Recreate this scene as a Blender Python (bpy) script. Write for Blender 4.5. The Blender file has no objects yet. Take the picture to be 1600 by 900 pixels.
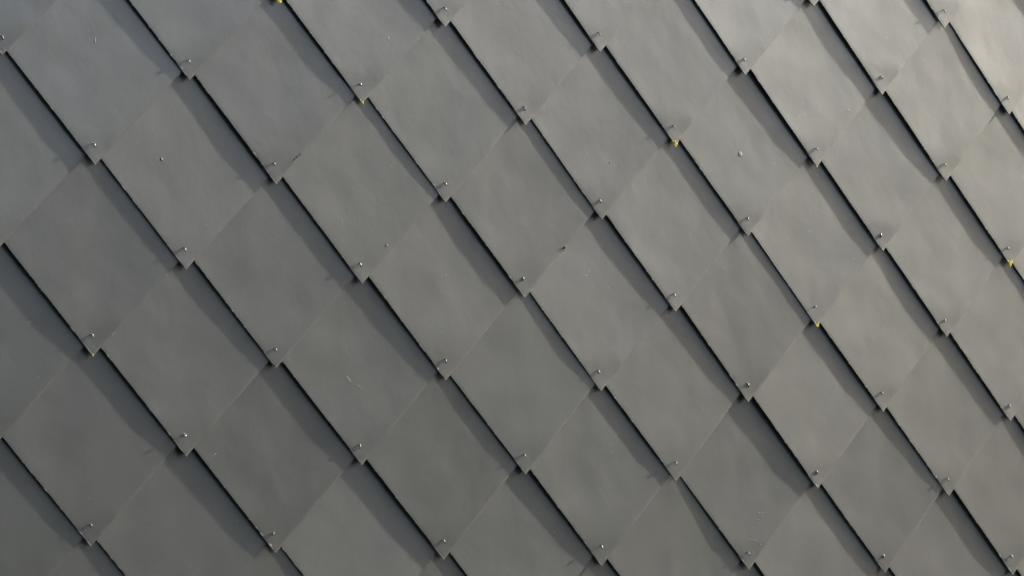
import bpy, bmesh, math, random
from mathutils import Vector, Matrix, noise

random.seed(7)
R = math.radians
scene = bpy.context.scene
COL = scene.collection

# ------------------------------------------------------------------ camera
ZB = 3.3751                                  # height of course 0 above the ground
cam_d = bpy.data.cameras.new('camera')
cam = bpy.data.objects.new('camera', cam_d)
COL.objects.link(cam)
yaw, pitch, roll = 0.701596, 0.110948, 0.001368
F = Vector((math.sin(yaw)*math.cos(pitch), math.cos(yaw)*math.cos(pitch), math.sin(pitch)))
Rt = Vector((math.cos(yaw), -math.sin(yaw), 0))
U = Rt.cross(F)
R2 = Rt*math.cos(roll) + U*math.sin(roll)
U2 = -Rt*math.sin(roll) + U*math.cos(roll)
m = Matrix((R2, U2, -F)).transposed().to_4x4()
m.translation = (-6.33796, -7.44439, 1.6)
cam.matrix_world = m
cam_d.sensor_width = 36
cam_d.lens = 5638.65/1600*36
cam_d.clip_start = 0.1
cam_d.clip_end = 2000
scene.camera = cam

# ------------------------------------------------------------------ sun and sky
SUN = Vector((1.0, -0.115, 0.42)).normalized()      # towards the sun: far right, barely in front of the wall
elev = math.asin(SUN.z)
az = math.atan2(SUN.x, SUN.y)                      # clockwise from +Y
sd = bpy.data.lights.new('sun', 'SUN')
sd.energy = 1.5
sd.angle = R(1.0)
sd.color = (1.0, 0.975, 0.85)
so = bpy.data.objects.new('sun', sd)
so.rotation_euler = SUN.to_track_quat('Z', 'Y').to_euler()
so.location = (8, -4, 8)
COL.objects.link(so)

w = bpy.data.worlds.new('World')
scene.world = w
w.use_nodes = True
wn = w.node_tree.nodes
wl = w.node_tree.links
wn.clear()
wo = wn.new('ShaderNodeOutputWorld')
bg = wn.new('ShaderNodeBackground')
sky = wn.new('ShaderNodeTexSky')
sky.sky_type = 'NISHITA'
sky.sun_disc = False
sky.sun_elevation = elev
sky.sun_rotation = az
sky.dust_density = 3.0
bg.inputs['Strength'].default_value = 0.10
wl.new(sky.outputs[0], bg.inputs['Color'])
wl.new(bg.outputs[0], wo.inputs['Surface'])

scene.view_settings.view_transform = 'Standard'
scene.view_settings.look = 'None'
scene.view_settings.exposure = 2.66
scene.view_settings.gamma = 1.0

# ------------------------------------------------------------------ materials
def nodes(name):
    mt = bpy.data.materials.new(name)
    mt.use_nodes = True
    nt = mt.node_tree
    return mt, nt, nt.nodes['Principled BSDF'], nt.links.new

def N(nt, typ, **kw):
    n = nt.nodes.new(typ)
    for k, v in kw.items():
        if k in n.inputs.keys():
            n.inputs[k].default_value = v
        else:
            setattr(n, k, v)
    return n

def math_(nt, op, a, b=None, c=None, clamp=False):
    n = nt.nodes.new('ShaderNodeMath')
    n.operation = op
    n.use_clamp = clamp
    for i, v in enumerate((a, b, c)):
        if v is None: continue
        if isinstance(v, (int, float)): n.inputs[i].default_value = v
        else: nt.links.new(v, n.inputs[i])
    return n.outputs[0]

def rng(nt, v, a, b, c=0.0, d=1.0, smooth=False):
    n = nt.nodes.new('ShaderNodeMapRange')
    if smooth: n.interpolation_type = 'SMOOTHSTEP'
    nt.links.new(v, n.inputs['Value'])
    for i, x in enumerate((a, b, c, d)): n.inputs[1+i].default_value = x
    return n.outputs['Result']

def mixc(nt, fac, a, b, mode='MIX'):
    n = nt.nodes.new('ShaderNodeMix')
    n.data_type = 'RGBA'
    n.blend_type = mode
    if isinstance(fac, (int, float)): n.inputs[0].default_value = fac
    else: nt.links.new(fac, n.inputs[0])
    for i, v in ((6, a), (7, b)):
        if isinstance(v, tuple): n.inputs[i].default_value = (*v, 1)
        else: nt.links.new(v, n.inputs[i])
    return n.outputs[2]

COATW, COATR = 1.0, 0.20
SIDE = 0.394                                   # side of one square shingle
def shingle_material():
    mt, nt, bs, L = nodes('grey_coated_fibre_cement')
    uv = N(nt, 'ShaderNodeUVMap', uv_map='UVMap')
    oi = N(nt, 'ShaderNodeObjectInfo')
    rnd = oi.outputs['Random']
    wv = math_(nt, 'MULTIPLY', rnd, 173.0)
    def nz(scale, detail=3.0, rough=0.55, dist=0.0, woff=0.0, vec=None):
        n = N(nt, 'ShaderNodeTexNoise', noise_dimensions='4D')
        n.inputs['Scale'].default_value = scale
        n.inputs['Detail'].default_value = detail
        n.inputs['Roughness'].default_value = rough
        n.inputs['Distortion'].default_value = dist
        L(vec or uv.outputs[0], n.inputs['Vector'])
        L(math_(nt, 'ADD', wv, woff), n.inputs['W'])
        return n.outputs['Fac']
    sep = N(nt, 'ShaderNodeSeparateXYZ')
    L(uv.outputs[0], sep.inputs[0])
    u, v = sep.outputs[0], sep.outputs[1]      # u runs up the left edge, v runs up the right edge
    # vertical streak coordinates (the shingle hangs on its corner)
    mp = N(nt, 'ShaderNodeMapping')
    mp.inputs['Rotation'].default_value = (0, 0, R(-45))
    mp.inputs['Scale'].default_value = (1, 1, 1)
    L(uv.outputs[0], mp.inputs['Vector'])
    mp2 = N(nt, 'ShaderNodeMapping')
    mp2.inputs['Scale'].default_value = (0.22, 1, 1)
    L(mp.outputs[0], mp2.inputs['Vector'])

    cloud = nz(9.0, 3.0)
    tint = nz(5.0, 2.0, woff=31)
    streak = nz(26.0, 3.0, 0.6, 0.3, 57, mp2.outputs[0])
    fine = nz(900.0, 2.0, 0.6, 0, 3)
    base = mixc(nt, rng(nt, tint, 0.35, 0.65), (0.0182, 0.0200, 0.0204), (0.0202, 0.0222, 0.0200))
    val = math_(nt, 'MULTIPLY', rng(nt, cloud, 0.25, 0.75, 0.90, 1.10), rng(nt, streak, 0.2, 0.8, 0.94, 1.06))
    val = math_(nt, 'MULTIPLY', val, rng(nt, rnd, 0, 1, 0.86, 1.14))
    val = math_(nt, 'MULTIPLY', val, rng(nt, fine, 0.3, 0.7, 0.96, 1.04))
    cv = N(nt, 'ShaderNodeCombineXYZ')
    for i in range(3): L(val, cv.inputs[i])
    base = mixc(nt, 1.0, base, cv.outputs[0], 'MULTIPLY')
    # dust and a little lichen film gathered along the lower right edge (u = 0) and the tip
    d1 = rng(nt, u, 0.0, 0.0058, 1.0, 0.0, True)
    d1 = math_(nt, 'MULTIPLY', d1, rng(nt, nz(22.0, 4.0, 0.65, 0, 81), 0.34, 0.60, 0.4, 1.0))
    base = mixc(nt, d1, base, (0.009, 0.007, 0.004))
    dull = d1
    # paint chips along both lower edges; thin pale line up the left edge from the tip
    rim = math_(nt, 'MINIMUM', v, math_(nt, 'MULTIPLY', u, 9.0))
    chipn = nz(42.0, 4.0, 0.75, 0, 9)
    lim = math_(nt, 'MULTIPLY', rng(nt, chipn, 0.56, 0.72, 0.0, 0.0062), rng(nt, u, 0.02, 0.16, 1.25, 0.45))
    tipl = math_(nt, 'MULTIPLY', rng(nt, u, 0.02, 0.055, 0.0016, 0.0), rng(nt, chipn, 0.40, 0.58))
    chip_or_line = math_(nt, 'MAXIMUM', math_(nt, 'LESS_THAN', rim, lim), math_(nt, 'LESS_THAN', v, tipl))
    base = mixc(nt, chip_or_line, base, (0.27, 0.26, 0.23))
    # sparse pale specks and scratches
    vor = N(nt, 'ShaderNodeTexVoronoi', voronoi_dimensions='4D', feature='F1')
    vor.inputs['Scale'].default_value = 26
    L(uv.outputs[0], vor.inputs['Vector'])
    L(wv, vor.inputs['W'])
    spk = rng(nt, vor.outputs['Distance'], 0.10, 0.03)
    spk = math_(nt, 'MULTIPLY', spk, 0.3)
    base = mixc(nt, spk, base, (0.13, 0.127, 0.115))
    scr = nz(60.0, 2.0, 0.5, 2.5, 19)
    hair = math_(nt, 'LESS_THAN', math_(nt, 'ABSOLUTE', math_(nt, 'SUBTRACT', scr, 0.5)), 0.006)
    hair = math_(nt, 'MULTIPLY', hair, rng(nt, nz(11.0, 1.0, 0.5, 0, 45), 0.56, 0.68, 0, 0.17))
    base = mixc(nt, hair, base, (0.16, 0.155, 0.145))
    L(base, bs.inputs['Base Color'])
    rg = math_(nt, 'ADD', rng(nt, cloud, 0.3, 0.7, 0.365, 0.40), rng(nt, math_(nt, 'FRACT', math_(nt, 'MULTIPLY', rnd, 13.7)), 0, 1, -0.02, 0.03))
    L(math_(nt, 'MULTIPLY_ADD', dull, 0.25, rg), bs.inputs['Roughness'])
    bs.inputs['Specular IOR Level'].default_value = 0.5
    cw = math_(nt, 'MULTIPLY', rng(nt, streak, 0.25, 0.75, 0.80, 1.0), rng(nt, math_(nt, 'FRACT', math_(nt, 'MULTIPLY', rnd, 7.31)), 0, 1, 0.80, 1.0))
    cw = math_(nt, 'MULTIPLY', cw, math_(nt, 'MULTIPLY_ADD', dull, -0.95, 1.0))
    L(math_(nt, 'MULTIPLY', cw, COATW), bs.inputs['Coat Weight'])
    bs.inputs['Coat Roughness'].default_value = COATR
    bs.inputs['Coat IOR'].default_value = 1.5
    # relief
    b1 = N(nt, 'ShaderNodeBump', Strength=1.0, Distance=1.0)
    L(math_(nt, 'MULTIPLY', nz(13.0, 4.0, 0.5, 0.3, 11), 0.0008), b1.inputs['Height'])
    b2 = N(nt, 'ShaderNodeBump', Strength=1.0, Distance=1.0)
    L(math_(nt, 'MULTIPLY', math_(nt, 'ADD', nz(95.0, 3.0, 0.6, 0.4, 23), nz(45.0, 2.0, 0.5, 1.2, 63)), 0.00013), b2.inputs['Height'])
    L(b1.outputs[0], b2.inputs['Normal'])
    pit = rng(nt, vor.outputs['Distance'], 0.02, 0.10, 0.0, 1.0, True)
    b3 = N(nt, 'ShaderNodeBump', Strength=1.0, Distance=1.0)
    L(math_(nt, 'MULTIPLY', math_(nt, 'ADD', math_(nt, 'MULTIPLY', fine, 0.12), math_(nt, 'MULTIPLY', pit, -0.9)), 0.00016), b3.inputs['Height'])
    L(b2.outputs[0], b3.inputs['Normal'])
    L(b3.outputs[0], bs.inputs['Normal'])
    return mt

def simple(name, c1, c2, scale, rough, metal=0.0, bump=0.0):
    mt, nt, bs, L = nodes(name)
    tc = N(nt, 'ShaderNodeTexCoord')
    n = N(nt, 'ShaderNodeTexNoise', Scale=scale, Detail=4.0, Roughness=0.6)
    L(tc.outputs['Object'], n.inputs['Vector'])
    L(mixc(nt, rng(nt, n.outputs['Fac'], 0.3, 0.7), c1, c2), bs.inputs['Base Color'])
    bs.inputs['Roughness'].default_value = rough
    bs.inputs['Metallic'].default_value = metal
    if bump:
        b = N(nt, 'ShaderNodeBump', Strength=1.0, Distance=1.0)
        L(math_(nt, 'MULTIPLY', n.outputs['Fac'], bump), b.inputs['Height'])
        L(b.outputs[0], bs.inputs['Normal'])
    return mt

M_SH = shingle_material()
M_RIVET = simple('weathered_metal_pin', (0.08, 0.078, 0.075), (0.22, 0.215, 0.205), 700, 0.38, 0.85)
M_LICHEN = simple('yellow_lichen', (0.42, 0.30, 0.012), (0.66, 0.55, 0.09), 420, 0.9)
M_MOSS = simple('pale_green_lichen', (0.10, 0.10, 0.04), (0.15, 0.15, 0.07), 400, 0.9)
M_DARK = simple('dark_membrane', (0.018, 0.018, 0.019), (0.03, 0.03, 0.03), 6, 0.9)
M_GROUND = simple('dark_asphalt', (0.035, 0.035, 0.036), (0.06, 0.06, 0.058), 40, 0.9, bump=0.004)
M_GRIT = simple('brown_grit', (0.02, 0.012, 0.008), (0.05, 0.028, 0.016), 800, 0.9)
M_BUMP = simple('grey_coating', (0.020, 0.0205, 0.020), (0.023, 0.0235, 0.021), 300, 0.65)
M_SCUFF = simple('rubbed_coating', (0.030, 0.031, 0.030), (0.075, 0.074, 0.069), 900, 0.5)
M_PALE = simple('pale_filler', (0.08, 0.077, 0.07), (0.12, 0.117, 0.105), 500, 0.7)

# ------------------------------------------------------------------ the setting
def link(name, me, mat=None, parent=None):
    o = bpy.data.objects.new(name, me)
    COL.objects.link(o)
    if mat and me and not me.materials: me.materials.append(mat)
    if parent: o.parent = parent
    return o

def box_mesh(name, x0, x1, y0, y1, z0, z1, bev=0.0):
    bm = bmesh.new()
    bmesh.ops.create_cube(bm, size=1)
    for v in bm.verts:
        v.co = Vector(((x0+x1)/2+v.co.x*(x1-x0), (y0+y1)/2+v.co.y*(y1-y0), (z0+z1)/2+v.co.z*(z1-z0)))
    if bev: bmesh.ops.bevel(bm, geom=bm.edges[:], offset=bev, segments=2, affect='EDGES')
    me = bpy.data.meshes.new(name)
    bm.to_mesh(me); bm.free()
    return me

me = bpy.data.meshes.new('ground')
me.from_pydata([(-600, -600, 0), (600, -600, 0), (600, 600, 0), (-600, 600, 0)], [], [(0, 1, 2, 3)])
g = link('ground', me, M_GROUND)
g['kind'] = 'structure'

# added out-of-view slope, blocks low sky so the wall reflects darker towards the bottom
def hill_blocker():
    vs, fs = [], []
    nx, ny = 90, 24
    for j in range(ny):
        f = j/(ny-1)
        for i in range(nx):
            a = R(-100 + 200*i/(nx-1))                 # bearing, 0 = straight away from the wall
            d = 90 + 330*f
            x, y = d*math.sin(a), -d*math.cos(a)
            fall = 1.0 - max(0.0, min(1.0, (math.degrees(a)-BLOCKER_END)/9.0))
            e = BLOCKER_ELEV*(1+.16*noise.noise(Vector((x/70, y/70, 3))))*fall
            z = d*math.tan(R(e))*math.sin(min(1.0, f/.9)*math.pi/2)
            z += 1.6*noise.noise(Vector((x/6, y/6, 0)))*min(1, f*6)*fall - .5*(1-min(1, f*6)) - 3*(1-fall)
            vs.append((x, y, z))
    for j in range(ny-1):
        for i in range(nx-1):
            a = j*nx+i
            fs.append((a, a+nx, a+nx+1, a+1))
    me = bpy.data.meshes.new('hill_blocker')
    me.from_pydata(vs, [], fs)
    for p in me.polygons: p.use_smooth = True
    return me
BLOCKER_ELEV, BLOCKER_END = 15.2, 74
hl = link('hill_blocker', hill_blocker(), simple('blocker_dark_green', (0.02, 0.03, 0.012), (0.05, 0.06, 0.025), .15, 0.95))
hl['kind'] = 'structure'

wall = bpy.data.objects.new('shingled_wall', None)
COL.objects.link(wall)
wall['label'] = 'dark grey wall of overlapping diamond shingles, a small bent pin at every lower corner'
wall['category'] = 'wall'
wall['kind'] = 'thing'

D = 0.28                                      # half diagonal of a shingle = column spacing
P = D/1.175                                    # height of one course
STEP = 0.0074                                  # how far each course stands proud of the one below
K = STEP/P
THICK = 0.004
BACK = K*2*D + THICK + 0.006
link('wall_core', box_mesh('wall_core', -3.65, 4.25, BACK, BACK+0.35, 0.0, 4.95), M_DARK, wall)

# ------------------------------------------------------------------ shingles
def shingle_mesh(seed):
    rs = random.Random(seed)
    t = [0, .0016] + [.012+(SIDE-.024)*k/15 for k in range(16)] + [SIDE-.0016, SIDE]
    n = len(t)
    off = Vector((rs.random()*50, rs.random()*50, rs.random()*50))
    a1, a2, a3 = rs.uniform(-1, 1), rs.uniform(-1, 1), rs.uniform(-1, 1)
    tipin = rs.uniform(.0012, .0028)
    verts, uvs = [], []
    h = math.sqrt(.5)
    for i in range(n):
        for j in range(n):
            u, v = t[i], t[j]
            ju = jv = 0.0
            if j == 0: jv = noise.noise(Vector((u*60, 3, 0))+off)*.0009
            if i == 0: ju = noise.noise(Vector((v*60, 9, 0))+off)*.0007
            s, q = u/SIDE-.5, v/SIDE-.5
            y = noise.noise(Vector((u*7, v*7, 0))+off)*.0007 + a1*.0022*s*q + (a2*.0012-.0042)*(s*s-.08) + (a3*.0012-.0046)*(q*q-.08)
            d = max(0.0, 1-(u+v)/.105)
            y += tipin*d*(2-d)*.75
            y += noise.noise(Vector((u*27, v*27, 5))+off)*.00035
            if i in (0, n-1) or j in (0, n-1): y += .00008
            uu, vv = u+ju, v+jv
            verts.append(Vector(((vv-uu)*h, y, (vv+uu)*h)))
            uvs.append((u, v))
    nf = len(verts)
    for k in range(nf):
        verts.append(verts[k]+Vector((0, THICK, 0)))
    faces = []
    for i in range(n-1):
        for j in range(n-1):
            faces.append((i*n+j, (i+1)*n+j, (i+1)*n+j+1, i*n+j+1))
    ring = [i*n for i in range(n)] + [(n-1)*n+j for j in range(1, n)] + [i*n+n-1 for i in range(n-2, -1, -1)] + [j for j in range(n-2, 0, -1)]
    for k in range(len(ring)):
        a, b = ring[k], ring[(k+1) % len(ring)]
        faces.append((b, a, a+nf, b+nf))
    bk = [r+nf for r in ring]
    faces.append(tuple(reversed(bk)))
    me = bpy.data.meshes.new('shingle')
    me.from_pydata([tuple(v) for v in verts], [], faces)
    nfr = (n-1)*(n-1)
    ul = me.uv_layers.new(name='UVMap')
    for li, lp in enumerate(me.loops):
        ul.data[li].uv = uvs[lp.vertex_index % nf]
    for k, p in enumerate(me.polygons): p.use_smooth = k < nfr
    me.materials.append(M_SH)
    bm = bmesh.new(); bm.from_mesh(me)
    bm.faces.ensure_lookup_table()
    bmesh.ops.recalc_face_normals(bm, faces=bm.faces[:])
    for e in bm.edges:
        if len(e.link_faces) == 2 and (e.link_faces[0].smooth != e.link_faces[1].smooth): e.smooth = False
    bm.to_mesh(me); bm.free()
    # vertices on the worn rims: remove the plastic double vertices of the back grid
    bm = bmesh.new(); bm.from_mesh(me)
    loose = [v for v in bm.verts if not v.link_faces]
    bmesh.ops.delete(bm, geom=loose, context='VERTS')
    bm.to_mesh(me); bm.free()
    return me

def tube(bm, pts, rads, seg=7):
    rings = []
    for i, p in enumerate(pts):
        d = (pts[min(i+1, len(pts)-1)]-pts[max(i-1, 0)]).normalized()
        a = d.orthogonal().normalized(); b = d.cross(a)
        rings.append([bm.verts.new(p+(a*math.cos(6.28318*k/seg)+b*math.sin(6.28318*k/seg))*rads[i]) for k in range(seg)])
    for r0, r1 in zip(rings, rings[1:]):
        # match nearest start so the tube does not twist
        s = min(range(seg), key=lambda q: (r1[q].co-r0[0].co).length)
        r1[:] = r1[s:]+r1[:s]
        for k in range(seg):
            f = bm.faces.new((r0[k], r0[(k+1) % seg], r1[(k+1) % seg], r1[k])); f.smooth = True
    bm.faces.new(rings[-1])
    bm.faces.new(list(reversed(rings[0])))

def rivet_mesh(seed):
    rs = random.Random(seed)
    bm = bmesh.new()
    out = rs.uniform(.0042, .0066); side = rs.uniform(-.0012, .0018); drop = rs.uniform(.0090, .0130)
    pts = [Vector((0, .004, 0)), Vector((0, -out*.55, -.0006)), Vector((side*.4, -out*.92, -drop*.30)), Vector((side, -out, -drop))]
    tube(bm, pts, [.0017, .0017, .0017, .0015])
    tube(bm, [Vector((0, .001, 0)), Vector((0, -.0011, 0))], [.0034, .0029], 10)
    me = bpy.data.meshes.new('rivet')
    bmesh.ops.recalc_face_normals(bm, faces=bm.faces[:])
    bm.to_mesh(me); bm.free()
    me.materials.append(M_RIVET)
    return me

shingle_meshes = [shingle_mesh(100+i) for i in range(16)]
rivet_meshes = [rivet_mesh(300+i) for i in range(10)]

# how far each corner sits off the ideal lattice (mm right, mm up): hand-set slating is never perfect
JIT = {(1,2):(-2.3,-2.9), (1,4):(0.1,-3.3), (1,6):(2.4,4.9), (2,1):(0.9,2.6), (2,3):(-4.3,-5.8), (2,5):(4.2,-1.2), (3,0):(1.2,0.8), (3,2):(-4.1,0.3), (3,4):(1.0,-0.6), (3,6):(4.1,1.9), (4,1):(-3.5,2.6), (4,3):(-2.0,-0.1), (4,5):(1.5,0.8), (5,0):(-3.6,2.0), (5,2):(0.8,1.9), (5,4):(2.8,-0.3), (5,6):(-1.6,-1.0), (6,1):(2.4,2.6), (6,3):(-1.6,2.6), (6,5):(3.6,-2.1), (7,0):(-5.2,-1.4), (7,2):(1.1,3.0), (7,4):(-2.2,0.7), (7,6):(-0.7,-5.0), (8,1):(1.1,3.0), (8,3):(-1.3,2.5), (8,5):(-1.3,-0.0), (9,0):(-2.8,-3.8), (9,2):(3.6,2.7), (9,4):(2.3,0.1), (9,6):(0.9,-2.9), (10,-1):(-0.9,-5.7), (10,1):(7.1,-5.6), (10,3):(1.7,-2.1), (10,5):(-1.0,0.9), (11,0):(5.6,-0.5), (11,2):(1.5,4.4), (11,4):(-2.6,0.7), (11,6):(-4.1,0.1), (12,-1):(0.5,-3.3), (12,1):(-2.0,1.6), (12,3):(-4.6,3.4), (12,5):(-4.6,-1.7), (13,0):(7.9,-1.8), (13,2):(4.1,5.5), (13,4):(-5.9,-0.6)}

tilt0 = math.atan(K)
tiles = {}
base_s = link('shingle', shingle_meshes[0], None, wall)
base_r = link('rivet', rivet_meshes[0], None, base_s)
first = True
for r in range(-5, 13):
    for c in range(-6, 21):
        if (c+r) % 2 != 1: continue
        rs = random.Random(c*1000+r)
        jx, jz = JIT.get((c, r), (rs.gauss(0, 2.5), rs.gauss(0, 2)))
        if first: o, n = base_s, base_r; first = False
        else:
            o = base_s.copy(); COL.objects.link(o); o.parent = wall
            n = base_r.copy(); COL.objects.link(n); n.parent = o
        o.data = rs.choice(shingle_meshes)
        n.data = rs.choice(rivet_meshes)
        o.location = ((c-6)*D + jx/1000, rs.uniform(-.0008, .0008), ZB - r*P + jz/1000)
        o.rotation_euler = (-tilt0 + R(rs.gauss(0, .18)), R(rs.gauss(0, .28)), R(max(-.35, min(.35, rs.gauss(0, .2)))))
        n.location = (-.017*D + rs.gauss(0, .0016), .0014, .193*D + rs.gauss(0, .0025))
        n.rotation_euler = (R(rs.gauss(0, 8)), R(rs.gauss(0, 20)), R(rs.gauss(0, 12)))
        tiles[(c, r)] = o

# ------------------------------------------------------------------ lichen on the tips
def crust(name, size, seed, mat, tile, spots, bumps=9):
    """a small lumpy crust wrapped round the edge of a shingle's lower corner"""
    rs = random.Random(seed)
    bm = bmesh.new()
    for k in range(int(bumps*2.6)):
        e, f = spots[k % len(spots)]
        q = rs.random()**1.3*size
        inward = abs(rs.gauss(0, size*.16))
        pos = Vector((e[0]*q*.94 + rs.gauss(0, size*.05) - e[0]*inward*.5, f+rs.uniform(-.0006, .0004), e[1]*q + inward*.8))
        rad = rs.uniform(.09, .20)*size*(1.25-.5*q/size)
        geo = bmesh.ops.create_icosphere(bm, subdivisions=2, radius=1)
        sx, sy, sz = rad*rs.uniform(.8, 1.6), rad*rs.uniform(.25, .45), rad*rs.uniform(.8, 1.6)
        o3 = Vector((k*3.1, seed, 0))
        for v in geo['verts']:
            w_ = 1+.7*noise.noise(v.co*2.3+o3)
            v.co = Vector((v.co.x*sx*w_, v.co.y*sy*w_, v.co.z*sz*w_)) + pos
    me = bpy.data.meshes.new(name)
    bm.to_mesh(me); bm.free()
    me.materials.append(mat)
    return link(name, me, None, tile)

LE, RE, MID = ((-.7, .7), .0008), ((.7, .7), .0008), ((.05, .6), .0014)
for (c, r), size, spots, seed, n, mat, lab in (
    ((8, 1), .0160, (LE, MID, RE), 1, 12, M_LICHEN, 'shingle with bright yellow lichen on its lower tip'),
    ((13, 2), .0175, (LE, MID, RE), 2, 13, M_LICHEN, 'shingle with bright yellow lichen on its lower tip'),
    ((10, 3), .0140, (MID, RE, LE), 3, 9, M_LICHEN, 'shingle with a patch of yellow lichen on its lower tip'),
    ((10, 1), .0100, (MID, LE), 4, 6, M_LICHEN, 'shingle with a trace of yellow lichen on its lower tip'),
    ((3, 0), .0170, (LE, MID, RE), 5, 10, M_LICHEN, 'shingle with a patch of yellow lichen on its lower tip'),
    ((4, 1), .0095, (((-.95, .95), .0008),), 6, 4, M_LICHEN, 'shingle with a trace of yellow lichen on its lower tip'),
    ((3, 2), .0065, (MID, LE), 7, 5, M_MOSS, None),
    ((1, 4), .0065, (MID, LE), 8, 5, M_LICHEN, 'shingle with a trace of yellow lichen on its lower tip'),
    ((12, -1), .0050, (MID,), 9, 3, M_LICHEN, None),
    ((11, 2), .0055, (MID, LE), 10, 4, M_MOSS, None),
    ((12, 5), .0050, (RE,), 11, 4, M_MOSS, None),
    ((4, 3), .0055, (RE,), 12, 4, M_PALE, None),
    ((2, 5), .0045, (MID,), 13, 3, M_MOSS, None),
):
    crust('lichen' if mat is not M_PALE else 'chipped_corner', size, seed, mat, tiles[(c, r)], spots, n)
    if lab: tiles[(c, r)]['label'] = lab

# ------------------------------------------------------------------ single marks on the faces
def owner(x, z):
    best = None
    for (c, r), o in tiles.items():
        dx, dz = x-o.location.x, z-o.location.z
        if dz >= abs(dx) and dz <= 2*D-abs(dx) and (best is None or dz < best[0]): best = (dz, o)
    return best[1]

def mark(name, x, z, rx, ry, rz, mat, seed, ang=0.0):
    o = owner(x, z)
    bm = bmesh.new()
    bmesh.ops.create_icosphere(bm, subdivisions=2, radius=1)
    ca, sa = math.cos(ang), math.sin(ang)
    for v in bm.verts:
        w_ = 1+.4*noise.noise(v.co*1.6+Vector((seed, 0, 0)))
        a, b = v.co.x*rx*w_, v.co.z*rz*w_
        v.co = Vector((a*ca-b*sa, v.co.y*ry*w_, a*sa+b*ca))
    for f in bm.faces: f.smooth = True
    me = bpy.data.meshes.new(name)
    bm.to_mesh(me); bm.free()
    me.materials.append(mat)
    mo = link(name, me, None, o)
    dx, dz = x-o.location.x, z-o.location.z
    near = min((v.co for v in o.data.vertices), key=lambda c: (c.x-dx)**2+(c.z-dz)**2+(max(0, c.y-.0045)*50)**2)
    mo.location = (dx, near.y, dz)
    return mo

mark('blister', -1.1988, 2.9297, .0042, .0009, .0045, M_BUMP, 1)
mark('blister', 0.8226, 3.1396, .0075, .0004, .0085, M_BUMP, 2)
mark('blister', 0.3149, 3.0666, .0026, .0011, .0026, M_PALE, 3)
mark('grit', 0.1441, 2.8080, .0055, .0030, .0045, M_GRIT, 4)
mark('grit', 0.1461, 2.8120, .0030, .0030, .0040, M_GRIT, 5)
for k, (x, z) in enumerate(((-0.7849, 2.9686), (-0.7769, 2.9756), (-0.7665, 2.9831))):
    mark('grit', x, z, .0022, .0014, .0020, M_GRIT, 6+k)
mark('blister', -0.4794, 2.7683, .0030, .0012, .0034, M_PALE, 12)
SX, SZ = 0.8593, 2.0249
for k, (x, z) in enumerate(((.022, .078), (.029, .081), (.037, .079), (.034, .070), (.042, .082),
                            (-.011, .002), (-.001, 0), (.007, .002), (.016, -.002), (.028, -.011), (.023, .061))):
    mark('blister', SX+x, SZ+z, .0028, .0007, .0016, M_PALE, 20+k, .2*(k % 3-1))
for k, (x, z, half, thin, ang) in enumerate((
        (1.0572, 3.2705, 0.0090, 0.0022, -60),
        (1.2631, 3.3130, 0.0070, 0.0018, 30),
        (1.4302, 3.5526, 0.0060, 0.0014, -50),
        (-0.5982, 2.4068, 0.0120, 0.0008, -50),
        (-0.5664, 2.3902, 0.0080, 0.0007, -35),
        (-1.0312, 2.1876, 0.0100, 0.0009, 30),
        (1.2789, 2.8683, 0.0050, 0.0012, 40),
        (-0.4722, 3.3232, 0.0060, 0.0014, -70),
        (0.2263, 2.7414, 0.0060, 0.0012, 20),
        (-0.2718, 2.7039, 0.0050, 0.0010, 60),
        (0.6660, 2.3909, 0.0070, 0.0010, -50),
        (-1.4019, 3.2098, 0.0090, 0.0016, 75),
        (-0.6290, 2.8204, 0.0080, 0.0007, -60))):
    mark('scuff', x, z, half, .0003, thin, M_SCUFF, 60+k, R(ang))
